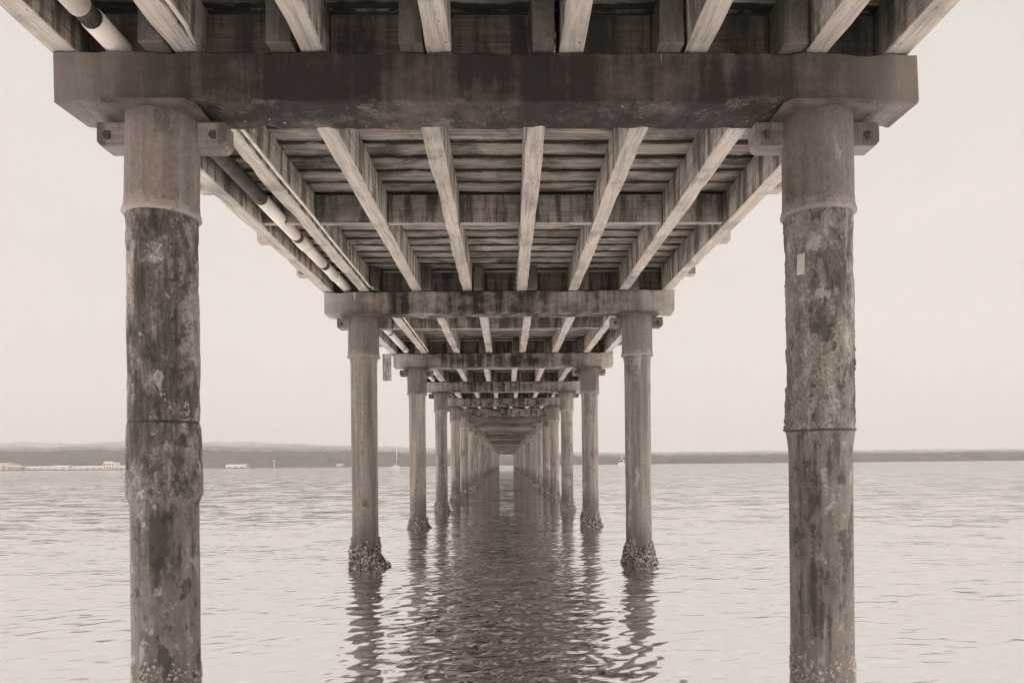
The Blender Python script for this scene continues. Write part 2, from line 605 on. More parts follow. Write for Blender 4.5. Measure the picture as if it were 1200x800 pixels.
# slow changes in how ruffled the surface is
patch = 0.75 + 0.35 * np.sin(gx * 0.31 + 1.3 * np.sin(gy * 0.17)) * np.sin(gy * 0.23 + 0.9 * np.sin(gx * 0.21 + 2))
for i in range(80):
    lam = 0.075 * (0.33 / 0.075) ** (i / 79)
    th = R(90) + rnd.gauss(R(10), R(27))
    k = 2 * math.pi / lam
    A = 0.0022 * lam ** 0.78 * rnd.uniform(0.6, 1.3)
    ph = rnd.uniform(0, 6.28)
    warp = 0.5 * np.sin(gx * 0.6 / max(lam, .3) * .4 + ph) + 0.4 * np.sin(gy * 0.35 / max(lam, .3) * .5 + 2 * ph)
    fade = np.clip((lam / cell - 3.0) / 3.0, 0, 1)
    H += A * fade * np.sin(k * (gx * math.cos(th) + gy * math.sin(th)) + ph + warp)
H *= patch
ny, nx = gx.shape
co = np.stack([gx, gy, H], -1).reshape(-1, 3).astype(np.float32)
idx = np.arange(nx * ny).reshape(ny, nx)
quads = np.stack([idx[:-1, :-1], idx[:-1, 1:], idx[1:, 1:], idx[1:, :-1]], -1).reshape(-1, 4)
me = bpy.data.meshes.new('water')
me.vertices.add(len(co))
me.vertices.foreach_set('co', co.ravel())
me.loops.add(quads.size)
me.loops.foreach_set('vertex_index', quads.ravel().astype(np.int32))
me.polygons.add(len(quads))
me.polygons.foreach_set('loop_start', (np.arange(len(quads)) * 4).astype(np.int32))
me.update(calc_edges=True)
wm = NT('water', 0.08, 0.5)
wm.b.inputs['IOR'].default_value = 28.0
wv = wm.n('ShaderNodeVectorMath', operation='MULTIPLY')
wm.l(wm.tc.outputs['Object'], wv.inputs[0])
wv.inputs[1].default_value = (0.55, 1.0, 1.0)
mud = wm.noise(wv.outputs[0], 0.12, 4, 0.6)
wm.color(wm.ramp(mud, (0.3, sep_(0.03)), (0.7, sep_(0.04))))


def ripple(scale, k, stretch):
    """slopes of a small ripple field, as a vector lying in the water plane"""
    n_ = wm.n('ShaderNodeTexNoise')
    n_.inputs['Scale'].default_value = scale
    n_.inputs['Detail'].default_value = 2
    n_.inputs['Distortion'].default_value = 0.3
    mp_ = wm.n('ShaderNodeMapping')
    mp_.inputs['Rotation'].default_value = (0, 0, R(-10))
    mp_.inputs['Scale'].default_value = (stretch, 1, 1)
    wm.l(wm.tc.outputs['Object'], mp_.inputs[0])
    wm.l(mp_.outputs[0], n_.inputs['Vector'])
    s_ = wm.n('ShaderNodeVectorMath', operation='SUBTRACT')
    wm.l(n_.outputs['Color'], s_.inputs[0])
    s_.inputs[1].default_value = (0.5, 0.5, 0.5)
    q_ = wm.n('ShaderNodeVectorMath', operation='MULTIPLY')
    wm.l(s_.outputs[0], q_.inputs[0])
    q_.inputs[1].default_value = (k * stretch, k, 0)
    return q_.outputs[0]


yw = wm.xyz()[1]
amp = wm.n('ShaderNodeMapRange')          # beyond the modelled ripples the fine relief takes over
wm.l(yw, amp.inputs['Value'])
amp.inputs['From Min'].default_value = 12
amp.inputs['From Max'].default_value = 36
amp.inputs['To Min'].default_value = 0.45
amp.inputs['To Max'].default_value = 1.0
sc_ = wm.n('ShaderNodeVectorMath', operation='SCALE')
wm.l(ripple(1.6, 0.46, 0.45), sc_.inputs[0])
wm.l(amp.outputs[0], sc_.inputs['Scale'])
gn_ = wm.n('ShaderNodeNewGeometry')
ad = wm.n('ShaderNodeVectorMath', operation='ADD')
wm.l(gn_.outputs['Normal'], ad.inputs[0])
wm.l(sc_.outputs[0], ad.inputs[1])
ad2 = wm.n('ShaderNodeVectorMath', operation='ADD')
wm.l(ad.outputs[0], ad2.inputs[0])
wm.l(ripple(8.0, 0.32, 0.42), ad2.inputs[1])
# ripples of this size never get steep: limit the tilt
flat = wm.n('ShaderNodeVectorMath', operation='MULTIPLY')
wm.l(ad2.outputs[0], flat.inputs[0])
flat.inputs[1].default_value = (1, 1, 0)
ln = wm.n('ShaderNodeVectorMath', operation='LENGTH')
wm.l(flat.outputs[0], ln.inputs[0])
lim = wm.math('MINIMUM', 1.0, wm.math('DIVIDE', 0.20, wm.math('MAXIMUM', ln.outputs['Value'], 0.001)))
fs = wm.n('ShaderNodeVectorMath', operation='SCALE')
wm.l(flat.outputs[0], fs.inputs[0])
wm.l(lim, fs.inputs['Scale'])
up_ = wm.n('ShaderNodeVectorMath', operation='ADD')
wm.l(fs.outputs[0], up_.inputs[0])
up_.inputs[1].default_value = (0, 0, 1)
nm = wm.n('ShaderNodeVectorMath', operation='NORMALIZE')
wm.l(up_.outputs[0], nm.inputs[0])
wm.l(nm.outputs[0], wm.b.inputs['Normal'])
water = link_mesh('water', me, wm.m, None, True)
water['kind'] = 'structure'

# ------------------------------------------------------------------ pier layout
SP, Y1, NB = 6.056, 4.330, 30
BH, BT, BL = 0.325, 0.34, 5.07            # cross beam height, thickness, length


def by(n):
    return Y1 + (n - 1) * SP


def zu(y):
    """height of the cross beams' underside: the pier arches very gently"""
    if y <= 0:
        return 3.529
    return 3.529 + 0.0100 * y - 0.000050 * y * y if y < 100 else 4.029 - 0.0015 * (y - 100)


SH = 0.335                                 # stringer depth
INNER = [-1.87, -1.127, -0.39, 0.385, 1.127, 1.853]
pr = random.Random(11)

# ---- pillars
SIDE = ('left', 'right')
ORD = ['', 'nearest', 'second', 'third', 'fourth', 'fifth', 'sixth', 'seventh', 'eighth', 'ninth', 'tenth']


def barnacles(n, r0, hgt, seed, size=(0.014, 0.032), lean=0.0, ragged=0.07, sub=1, dense_pow=1.6):
    """a crust of small shells round a foot of radius r0"""
    q = random.Random(seed)
    bm = bmesh.new()
    lay = bm.verts.layers.float.new('tone')
    base = bmesh.new()
    bmesh.ops.create_icosphere(base, subdivisions=sub, radius=1.0)
    bv = [v.co.copy() for v in base.verts]
    bf = [[v.index for v in f.verts] for f in base.faces]
    base.free()
    for _ in range(n):
        a = q.uniform(0, 2 * math.pi)
        top = hgt * (0.75 + 0.5 * fb((math.cos(a) * 1.5, math.sin(a) * 1.5, seed), 1.6, 3)) + q.gauss(0, ragged * hgt)
        z = -0.05 + (top + 0.05) * q.random() ** dense_pow
        thick = 0.055 * max(0.0, 1 - z / max(0.05, hgt * 1.15)) ** 0.7 * (1 + 0.7 * fb((math.cos(a), math.sin(a), z * 3 + seed), 2.2, 2))
        thick += lean * max(0, math.cos(a + 0.5)) * max(0, 1 - z / 0.12)
        s = q.uniform(*size)
        rr = r0 + thick * q.uniform(0.5, 1.0)
        out = Vector((math.cos(a), math.sin(a), 0))
        c = out * rr + Vector((0, 0, z))
        rot = Matrix.Rotation(q.uniform(0, 6.28), 3, Vector((q.gauss(0, 1), q.gauss(0, 1), q.gauss(0, 1))).normalized())
        sc = Vector((s * q.uniform(0.6, 1.0), s * q.uniform(0.6, 1.0), s * q.uniform(0.9, 1.5)))
        t = q.random()
        vs = []
        for p in bv:
            d = rot @ Vector((p.x * sc.x, p.y * sc.y, p.z * sc.z)) * (1 + 0.25 * q.uniform(-1, 1))
            nv = bm.verts.new(c + d)
            nv[lay] = min(1, max(0, t + q.uniform(-.15, .15)))
            vs.append(nv)
        for f in bf:
            bm.faces.new([vs[i] for i in f])
    return bm_mesh(bm, 'barnacle_crust')


def white_barnacles(n, rad, hgt, seed):
    """sparse pale acorn barnacles: little open cones standing on the pillar's skin"""
    q = random.Random(seed)
    bm = bmesh.new()
    lay = bm.verts.layers.float.new('tone')
    for _ in range(n):
        a = q.uniform(0, 2 * math.pi)
        z = hgt * q.random() ** 1.7 * (0.85 + 0.35 * fb((math.cos(a) * 2, math.sin(a) * 2, seed), 1.2, 2)) - 0.02
        if fb((math.cos(a) * 3, math.sin(a) * 3, z * 12), 1.0, 2) < -0.25:
            continue
        s = q.choice((0.004, 0.005, 0.006, 0.007, 0.010))
        o = Vector((math.cos(a), math.sin(a), 0))
        tx = Vector((-o.y, o.x, 0))
        up = Vector((0, 0, 1))
        rings = []
        t = q.uniform(0.45, 1.0)
        for k, (rr, hh) in enumerate(((1.15, -0.35), (1.0, 0.2), (0.55, 0.85), (0.3, 0.8), (0.18, 0.45))):
            ring = []
            for j in range(7):
                b = 2 * math.pi * j / 7 + q.uniform(-.12, .12)
                p = o * (rad + hh * s) + (tx * math.cos(b) + up * math.sin(b)) * rr * s
                nv = bm.verts.new(p + Vector((0, 0, z)))
                nv[lay] = t if k < 4 else 0.0
                ring.append(nv)
            rings.append(ring)
        for k in range(4):
            for j in range(7):
                bm.faces.new((rings[k][j], rings[k][(j + 1) % 7], rings[k + 1][(j + 1) % 7], rings[k + 1][j]))
        bm.faces.new(rings[-1])
    return bm_mesh(bm, 'pale_barnacles')


def sleeve_profile(r, h):
    return [(r - .004, 0.0 + h), (r, h - .02), (r, 0.10), (r + .004, 0.05), (r + .013, 0.022), (r + .016, 0.008), (r + .010, 0.0),
            (r - .012, -0.006), (r - .03, -0.004)][::-1]


SLEEVE_H = 0.60
sv, sf = lathe(sleeve_profile(0.222, SLEEVE_H), 56)
sleeve0 = bpy.data.meshes.new('sleeve')
sleeve0.from_pydata(sv, [], sf)
shaft_prof = [(0.188, -1.2), (0.188, 0.0), (0.188, 0.8), (0.1885, 1.6), (0.189, 2.4), (0.191, 2.86), (0.199, 2.885), (0.199, 2.91), (0.196, 2.93), (0.196, 3.2)]
sv, sf = lathe(shaft_prof, 48)
shaft0 = bpy.data.meshes.new('shaft')
shaft0.from_pydata(sv, [], sf)
crusts = [barnacles(1800, 0.190, 0.34, 5 + i, size=(0.009, 0.022), lean=(0.15 if i == 0 else 0.03), dense_pow=1.7) for i in range(3)]
crusts_far = [barnacles(240, 0.200, 0.36, 30 + i, size=(0.024, 0.045)) for i in range(2)]


def near_shaft(side):
    """the two big front pillars: seams, bulges and crusted skin modelled into the surface"""
    seg, dz = 220, 0.009
    z0, z1 = -0.9, 2.98
    nz = int((z1 - z0) / dz)
    v = []
    for j in range(nz + 1):
        z = z0 + (z1 - z0) * j / nz
        if side == 0:
            if z > 1.735:
                r = 0.195
            elif z > 1.30:
                r = 0.197 + 0.012 * min(1, (1.735 - z) / 0.35)
            else:
                r = 0.189 + 0.021 * max(0, 1 - (1.30 - z) / 0.055)
            if abs(z - 1.735) < 0.012:
                r -= 0.004
        else:
            if z > 1.655:
                r = 0.187 + 0.008 * max(0, 1 - (z - 1.655) / 0.35)
            else:
                r = 0.183 + 0.016 * max(0, 1 - (1.655 - z) / 0.15) ** 1.5
            if abs(z - 1.658) < 0.010:
                r += 0.005
        for i in range(seg):
            a = 2 * math.pi * i / seg
            p = (math.cos(a) * 0.6, math.sin(a) * 0.6, z)
            if side == 0:
                k = 1.0 if z > 1.30 else 0.2
                d = 0.005 * fb(p, 3.2, 4) + 0.003 * fb(p, 19, 3)
                fl = fb((p[0] + 5, p[1], z * .6), 3.4, 6)
                d = d * k + 0.005 * k * min(1, max(0, (fl - 0.02) / 0.03))
            else:
                k = 1.0 if z > 1.655 else 0.08
                fl = fb((p[0], p[1] + 3, z * .5), 2.6, 7)
                fl2 = fb((p[0] + 8, p[1], z * .8), 4.5, 6)
                d = 0.003 * fb(p, 3.0, 4) + 0.0035 * fb((p[0], p[1], z * .7 + 4), 16, 3)
                d += 0.007 * min(1, max(0, (fl + 0.02) / 0.02)) + 0.004 * min(1, max(0, (fl2 - 0.12) / 0.02))
                # torn lips along the edges of the peeling layers
                d += 0.006 * math.exp(-((fl - 0.0) / 0.025) ** 2)
                d *= k
            rr = r + d
            v.append((rr * math.cos(a), rr * math.sin(a), z))
    f = []
    for j in range(nz):
        for i in range(seg):
            k = (i + 1) % seg
            f.append((j * seg + i, j * seg + k, (j + 1) * seg + k, (j + 1) * seg + i))
    return v, f


for n in range(1, NB + 1):
    y = by(n)
    top = zu(y)
    for s in (0, 1):
        x = -2.0 if s == 0 else 2.0
        root = empty('pillar', (x + (pr.uniform(-.02, .02) if n > 1 else 0), y, 0))
        row = 'left' if s == 0 else 'right'
        if n == 1:
            lab = ('thick front pillar on the left, its jacket blotched dark above a smoother foot' if s == 0 else
                   'thick front pillar on the right, cracked crusty jacket bearing a small pale tag')
        elif n <= 10:
            extra = {2: ', thick barnacle collar'}.get(n, '')
            lab = f'{ORD[n]} pillar from the viewer in the {row} row{extra}'
        else:
            lab = f'slim far pillar of the {row} row, beyond its tenth, towards the bright opening'
        tag(root, lab, 'pillar', f'pillars of the {row} row')
        if n == 1:
            v, f = near_shaft(s)
            o = link('shaft', v, f, M['jacket_blotchy' if s == 0 else 'jacket_crusty'], root, True)
            o['label'] = 'blotchy dark stained jacket' if s == 0 else 'cracked crusty jacket over smooth pipe'
            link_mesh('barnacle_crust', white_barnacles(1700, 0.189 if s == 0 else 0.183, 0.36, 70 + s), M['barnacle_pale'], root)
            if s == 1:
                bm = bmesh.new()
                bm_box(bm, (0, 0, 0), (0.048, 0.008, 0.125))
                bmesh.ops.bevel(bm, geom=list(bm.edges), offset=0.002, segments=1, affect='EDGES')
                a = -1.57 - 0.93
                t = link_mesh('tag_plate', bm_mesh(bm, 'tag_plate'), M['tag'], root,
                              loc=(0.199 * math.cos(a), 0.199 * math.sin(a), 2.645))
                t.rotation_euler = (R(-2), R(1), a + R(90))
                t['label'] = 'small pale rectangular tag'
        else:
            o = link_mesh('shaft', shaft0, M['shaft'], root, True)
            o.scale.z = (top - 0.58) / 2.95 if top < 3.5 else 1.0
            o.location.z = (top - 0.60) - 2.94 if top >= 3.5 else 0
            o.rotation_euler.z = pr.uniform(0, 6.28)
            me = crusts[(n + s) % 3] if n <= 5 else crusts_far[(n + s) % 2]
            if n == 2:
                me = crusts[0] if s == 0 else crusts[1]
            b = link_mesh('barnacle_crust', me, M['barnacle'], root)
            b.rotation_euler.z = 0.0 if n == 2 and s == 0 else pr.uniform(0, 6.28)
            b.scale.z = pr.uniform(0.8, 1.15)
        h = top - SLEEVE_H
        sl = link_mesh('sleeve', sleeve0, M['sleeve'], root, True, (0, 0, h))
        if n == 1:
            sl.scale = (0.93, 0.93, 1.0)
            sl.rotation_euler = (R(0.5), R(1.2 if s == 0 else -1.0), 0.4)
        else:
            sl.rotation_euler.z = pr.uniform(0, 6.28)

# ---- cross beams with their bearing plates and cleats
beam_mesh = {1: rough_box('beam', (BL + 0.02, BT, BH - 0.022), 0.016, 0.03, 0.006, 3.1, 0, 3.4, 0.020),
             2: rough_box('beam', (BL, BT, BH), 0.018, 0.05, 0.010, 8.4, 0, 3.0, 0.026),
             3: rough_box('beam', (BL, BT, BH), 0.018, 0.07, 0.010, 13.4, 0, 3.0, 0.026)}


def plate_mesh():
    bm = bmesh.new()
    w_, d_, t_, ch = 0.56, 0.43, 0.028, 0.05
    pts = [(-w_ / 2 + ch, -d_ / 2), (w_ / 2 - ch, -d_ / 2), (w_ / 2, -d_ / 2 + ch), (w_ / 2, d_ / 2 - ch), (w_ / 2 - ch, d_ / 2),
           (-w_ / 2 + ch, d_ / 2), (-w_ / 2, d_ / 2 - ch), (-w_ / 2, -d_ / 2 + ch)]
    vs = [bm.verts.new((a, b, 0)) for a, b in pts]
    f = bm.faces.new(vs)
    r = bmesh.ops.extrude_face_region(bm, geom=[f])
    for v in r['geom']:
        if isinstance(v, bmesh.types.BMVert):
            v.co.z += t_
    bmesh.ops.recalc_face_normals(bm, faces=bm.faces)
    return bm_mesh(bm, 'bearing_plate')


def cleat_mesh():
    bm = bmesh.new()
    w_, h_, d_, ch = 0.41, 0.15, 0.14, 0.03
    pts = [(-w_ / 2, h_), (-w_ / 2, ch), (-w_ / 2 + ch, 0), (w_ / 2 - ch, 0), (w_ / 2, ch), (w_ / 2, h_)]
    pts = [(-.385, h_), (-.385, ch), (-.385 + ch, 0), (.385 - ch, 0), (.385, ch), (.385, h_)]
    vs = [bm.verts.new((a, -d_ / 2, b)) for a, b in pts]
    f = bm.faces.new(vs)
    r = bmesh.ops.extrude_face_region(bm, geom=[f])
    for v in r['geom']:
        if isinstance(v, bmesh.types.BMVert):
            v.co.y += d_
    bmesh.ops.recalc_face_normals(bm, faces=bm.faces)
    bmesh.ops.bevel(bm, geom=list(bm.edges), offset=0.006, segments=1, affect='EDGES')
    return bm_mesh(bm, 'cleat')


pm, cmesh = plate_mesh(), cleat_mesh()
bv_, bf_ = lathe([(0.030, -0.004), (0.030, 0.003), (0.017, 0.003), (0.017, 0.017), (0.013, 0.020)], 6)
bolt_me = bpy.data.meshes.new('bolt')
bolt_me.from_pydata(bv_, [], bf_)
M['bolt'] = plain('rusty_bolt_metal', 0.08, 0.6, 0.4, 30)
for n in range(1, NB + 1):
    y = by(n)
    top = zu(y)
    root = empty('cross_beam', (0, y, top))
    if n == 1:
        lab = 'broad dark wet-stained cross beam spanning the two thick front pillars'
    elif n == 2:
        lab = 'cross beam with pale runs and dark drips on the second pair of pillars'
    elif n == 3:
        lab = 'cross beam on the third pair of pillars, a board hanging at its left end'
    elif n <= 10:
        lab = f'stained cross beam on the {ORD[n]} pair of pillars from the viewer'
    else:
        lab = 'small dark cross beam beyond the tenth pair of pillars, near the bright opening'
    tag(root, lab, 'beam', 'cross beams under the pier')
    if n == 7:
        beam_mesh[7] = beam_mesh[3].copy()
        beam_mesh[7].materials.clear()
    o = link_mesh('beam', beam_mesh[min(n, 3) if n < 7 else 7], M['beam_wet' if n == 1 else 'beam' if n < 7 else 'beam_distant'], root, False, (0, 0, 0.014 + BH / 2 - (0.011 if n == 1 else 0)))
    if n == 2:
        o.rotation_euler.y = R(-0.15)
    elif n > 2:
        o.rotation_euler.y = R(pr.uniform(-0.15, 0.15))
        o.location.x = pr.uniform(-0.03, 0.03)
        if n % 2:
            o.rotation_euler.z = math.pi
    for x in (-2.0, 2.0):
        link_mesh('bearing_plate', pm, M['plate'], root, False, (x, -0.02, -0.02))
        cl_ = link_mesh('cleat', cmesh, M['cleat'], root, False, (x, 0.06, -0.17))
        if n <= 4:
            for bx in (-0.315, 0.315):
                b_ = link_mesh('bolt', bolt_me, M['bolt'], cl_, False, (bx, -0.072, 0.07))
                b_.rotation_euler = (R(90), 0, 0.3)

# ---- the deck on top: stringers, blocking, planking, brackets
deck = empty('pier_deck', (0, Y1, zu(Y1) + BH))
tag(deck, 'long wooden pier deck seen from below, plank underside on heavy lengthwise timbers', 'pier deck')
D0 = Vector(deck.location)


def ztop(y):
    return zu(y) + BH + 0.014 - 0.022 * max(0.0, 1 - abs(y - Y1) / SP)


stuff_bm = {k: bmesh.new() for k in ('stringer', 'blocking_board', 'bracket')}
made = {'stringer': 0, 'blocking_board': 0, 'bracket': 0}
LIM = 100
str_me = [rough_box('stringer', (0.150, SP + 0.50, SH), 0.010, 0.22, 0.006, 20.0 + i, 1, 1.8, 0.02) for i in range(4)]
out_me = rough_box('stringer', (0.150, SP - 0.012, SH), 0.010, 0.22, 0.006, 31.0, 1, 1.8, 0.02)


def deck_part(kind, me, mat, loc, rot=(0, 0, 0)):
    made[kind] += 1
    if made[kind] <= LIM:
        o = link_mesh(kind, me, mat, deck, False, Vector(loc) - D0)
        o.rotation_euler = rot
        return o
    tmp = me.copy()
    from mathutils import Euler
    tmp.transform(Matrix.Translation(Vector(loc) - D0) @ Euler(rot).to_matrix().to_4x4())
    stuff_bm[kind].from_mesh(tmp)
    bpy.data.meshes.remove(tmp)


for bay in range(0, NB):
    ya, yb = by(bay), by(bay + 1)
    yc = (ya + yb) / 2
    za, zb = ztop(ya), ztop(yb)
    zc = (za + zb) / 2
    pitch = math.atan2(zb - za, SP)
    sh = 0.077 if bay % 2 == 0 else -0.077
    xs = []
    far = bay > 11
    for i, x in enumerate(INNER):
        xx = x + sh + pr.uniform(-.012, .012)
        xs.append(xx)
        me = str_me[(i + bay * 3) % 4]
        if made['stringer'] >= LIM:
            b = bmesh.new()
            bm_box(b, (0, 0, 0), (0.15, SP + 0.5, SH))
            me = bm_mesh(b, 'stringer')
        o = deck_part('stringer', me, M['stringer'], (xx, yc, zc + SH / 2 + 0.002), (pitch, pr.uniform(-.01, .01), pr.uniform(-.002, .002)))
    for x in (-2.49, 2.42):
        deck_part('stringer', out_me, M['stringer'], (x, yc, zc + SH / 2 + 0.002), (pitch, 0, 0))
    allx = [-2.49] + xs + [2.42]
    # blocking at mid bay and, darker, on each cross beam
    for a, b in zip(allx[:-1], allx[1:]):
        L = (b - a) - 0.156
        bm = bmesh.new()
        bm_box(bm, (0, 0, 0), (L, 0.075, SH - 0.045))
        bmesh.ops.bevel(bm, geom=list(bm.edges), offset=0.005, segments=1, affect='EDGES')
        deck_part('blocking_board', bm_mesh(bm, 'blocking_board'), M['blocking'], ((a + b) / 2, yc, zc + SH / 2 + 0.006))
    sh2 = 0.0                                      # gap left between the lapped pair of stringers on the beam
    lap = [-2.49] + INNER + [2.42]
    for i, (a, b) in enumerate(zip(lap[:-1], lap[1:])):
        a2 = a + (0.08 if i == 0 else 0.158)
        b2 = b - (0.08 if i == len(lap) - 2 else 0.158)
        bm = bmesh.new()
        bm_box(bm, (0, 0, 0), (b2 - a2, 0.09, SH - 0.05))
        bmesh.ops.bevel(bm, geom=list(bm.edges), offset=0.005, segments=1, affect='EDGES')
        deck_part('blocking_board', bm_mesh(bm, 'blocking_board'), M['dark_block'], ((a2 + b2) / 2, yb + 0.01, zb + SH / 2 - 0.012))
    # planking: one part per bay, boards across the pier with open V joints under a surface sheet
    bm = bmesh.new()
    PW = SP / 20
    y0 = -2.0 if bay == 0 else 0.0
    k0 = -14 if bay == 0 else 0
    q = random.Random(bay)
    for k in range(k0, 20):
        yy = -SP / 2 + PW * (k + 0.5)
        c = 0.009
        h0 = q.uniform(-.006, .004)
        xe = 2.62 + q.uniform(-.02, .02)
        prof = [(-PW / 2 + .001, 0.085), (-PW / 2 + .001, 0.018), (-PW / 2 + .010, h0), (PW / 2 - .010, h0), (PW / 2 - .001, 0.018), (PW / 2 - .001, 0.085)]
        rings = []
        for j in range(13):
            xx = -xe + 2 * xe * j / 12
            rings.append([bm.verts.new((xx, yy + a, b + (0.004 * fb((xx, yy + bay * 6, b), 1.5, 2)))) for a, b in prof])
        for r0, r1 in zip(rings[:-1], rings[1:]):
            for j in range(6):
                bm.faces.new((r0[j], r1[j], r1[(j + 1) % 6], r0[(j + 1) % 6]))
        bm.faces.new(rings[0])
        bm.faces.new(rings[-1][::-1])
    bmesh.ops.recalc_face_normals(bm, faces=bm.faces)
    o = link_mesh('deck_planking', bm_mesh(bm, 'deck_planking'), M['plank'], deck, False, Vector((0, yc, zc + SH + 0.014)) - D0)
    o.rotation_euler = (pitch, 0, 0)
    bm = bmesh.new()
    y_lo = -SP / 2 + (PW * k0)
    bm_box(bm, (0, (y_lo + SP / 2) / 2, 0.1), (5.16, SP / 2 - y_lo, 0.02))
    o = link_mesh('walking_surface', bm_mesh(bm, 'walking_surface'), M['surface'], deck, False, Vector((0, yc, zc + SH + 0.014)) - D0)
    o.rotation_euler = (pitch, 0, 0)
    # brackets: short timbers poking out under the deck edge
    if bay > 0:
        for t in (0.12, 0.37, 0.63, 0.88):
            for sx, x in ((-1, -2.49 - 0.075 - 0.085), (1, 2.42 + 0.075 + 0.085)):
                bm = bmesh.new()
                bm_box(bm, (0, 0, 0), (0.17, 0.14, 0.11))
                bmesh.ops.bevel(bm, geom=list(bm.edges), offset=0.012, segments=1, affect='EDGES')
                deck_part('bracket', bm_mesh(bm, 'bracket'), M['bracket'], (x, ya + SP * t, za + (zb - za) * t + 0.12))

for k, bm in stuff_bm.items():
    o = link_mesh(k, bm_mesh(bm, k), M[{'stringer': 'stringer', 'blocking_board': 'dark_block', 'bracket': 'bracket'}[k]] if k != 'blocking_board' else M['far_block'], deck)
    o['kind'] = 'stuff'

# ------------------------------------------------------------------ services under the deck
pipe = empty('utility_pipe', (-2.22, 2.0, ztop(2) + 0.075))
tag(pipe, 'pale pipe with dark bands running under the deck beside the left edge timber', 'pipe')
P0 = Vector(pipe.location)


def pz(y):
    n0 = max(0, math.floor((y - Y1) / SP) + 1)
    a, b = by(n0), by(n0 + 1)
    t = (y - a) / (b - a)
    return ztop(a) * (1 - t) + ztop(b) * t + 0.078


def px_(y):
    return -2.225 + 0.012 * math.sin(y * 0.55)


def pipe_run(name, a, b, r, mat, label=None):
    k = max(2, int((b - a) / 0.4) + 1)
    pts = [Vector((px_(t), t, pz(t))) - P0 for t in np.linspace(a, b, k)]
    v, f = tube(pts, r, 18)
    o = link(name, v, f, mat, pipe, True)
    if label:
        o['label'] = label
    return o


ylim = by(12)
cuts = [-2.0]
yy = 3.25
q = random.Random(4)
segs = [(-2.0, 3.87, 'w'), (3.87, 3.99, 'd'), (3.99, 4.8, 'w'), (4.8, 6.75, 'wrap'), (6.75, 7.85, 'w'), (7.85, 7.97, 'd'), (7.97, 8.25, 'fat'),
        (8.25, 9.0, 'w'), (9.0, 9.13, 'd'), (9.13, 9.6, 'w'), (9.6, 9.66, 'fat'), (9.66, 10.9, 'w'), (10.9, 12.0, 'wrap')]
yy = 12.0
while yy < ylim:
    L = q.uniform(1.6, 2.9)
    segs.append((yy, yy + L, 'w'))
    segs.append((yy + L, yy + L + 0.14, 'd'))
    yy += L + 0.14
for a, b, k in segs:
    if k == 'w':
        pipe_run('pipe_length', a, b, 0.066, M['pipe'])
    elif k == 'fat':
        pipe_run('pipe_coupling', a, b, 0.076, M['pipe'])
    elif k == 'd':
        pipe_run('pipe_band', a, b, 0.060, M['pipe_dark'], 'dark band between pale pipe lengths')
    else:
        v, f = [], []
        pipe_run('pipe_wrap', a, b, 0.064, M['pipe_dark'], 'dark wrapped length of the pipe')

pts = []
for bay in range(0, 6):
    sh = 0.077 if bay % 2 == 0 else -0.077
    a, b = by(bay), by(bay + 1)
    za, zb = ztop(a), ztop(b)
    for t in np.linspace(0.06, 0.94, 9):
        pts.append((INNER[0] + sh + 0.075 + 0.030, a + (b - a) * t, za + (zb - za) * t + 0.03 + 0.004 * math.sin(t * 17)))
v, f = tube(pts, 0.014, 8)
c = link('conduit', v, f, M['conduit'], None, True)
tag(c, 'thin pale conduit fixed along the second timber from the left under the deck', 'conduit')

# added white bar imitating a lit beam edge behind the sixth bent
y = by(6) + 0.9
v, f = tube([(-1.75, y, zu(y) + .27), (1.7, y, zu(y) + .25)], 0.035, 10)
c = link('lit_edge_bar', v, f, M['pipe'], None, True)
tag(c, 'added thin white bar imitating a lit beam edge behind the sixth pair of pillars', 'pipe')

# board hanging off the third cross beam's left end
hb = empty('hanging_board', (-2.66, by(3) - 0.1, 3.40))
tag(hb, 'short pale board hanging upright off the left end of the third cross beam', 'board')
me = rough_box('board', (0.19, 0.06, 0.62), 0.006, 0.1, 0.003, 4.0, 2)
link_mesh('board', me, M['bracket'], hb, False, (0, 0, 0.31))
v, f = tube([(0.0, 0.0, 0.60), (0.06, 0.02, 0.66), (0.55, 0.12, 0.665), (0.95, 0.16, 0.60)], 0.010, 6)
link('strap', v, f, M['conduit'], hb, True)

# ------------------------------------------------------------------ far shore
hm = NT('hill_forest', 0.95, 0.1)
a_ = hm.noise(hm.coords(), 0.05, 5, 0.7)
hm.color(hm.ramp(a_, (0.35, sep_(0.010)), (0.65, sep_(0.05))))


def hill(name, y0, y1, x0, x1, hfun, nx_, ny_, seed, tree=7.0):
    tr = random.Random(seed)
    v, f = [], []
    for j in range(ny_):
        t = j / (ny_ - 1)
        for i in range(nx_):
            x = x0 + (x1 - x0) * i / (nx_ - 1)
            y = y0 + (y1 - y0) * t + 25 * math.sin(x * 0.004 + seed)
            prof = math.sin(min(1, t * 1.25) * math.pi / 2) if t < .8 else math.cos((t - .8) / .2 * math.pi / 2)
            h = hfun(x) * prof * (1 + 0.10 * fb((x * .004, y * .004, seed), 1, 4))
            h += (tree * (0.4 + 0.5 * fb((x * .05, y * .05, seed), 1, 3) + 0.45 * tr.random())) * (1 if 0 < t < 1 else 0)
            v.append((x, y, h - (0.8 if t in (0, 1) else 0)))
    for j in range(ny_ - 1):
        for i in range(nx_ - 1):
            k = j * nx_ + i
            f.append((k, k + 1, k + nx_ + 1, k + nx_))
    o = link(name, v, f, hm.m, None, True)
    o['kind'] = 'structure'
    return o


def smooth(a, b, x):
    t = min(1, max(0, (x - a) / (b - a)))
    return t * t * (3 - 2 * t)


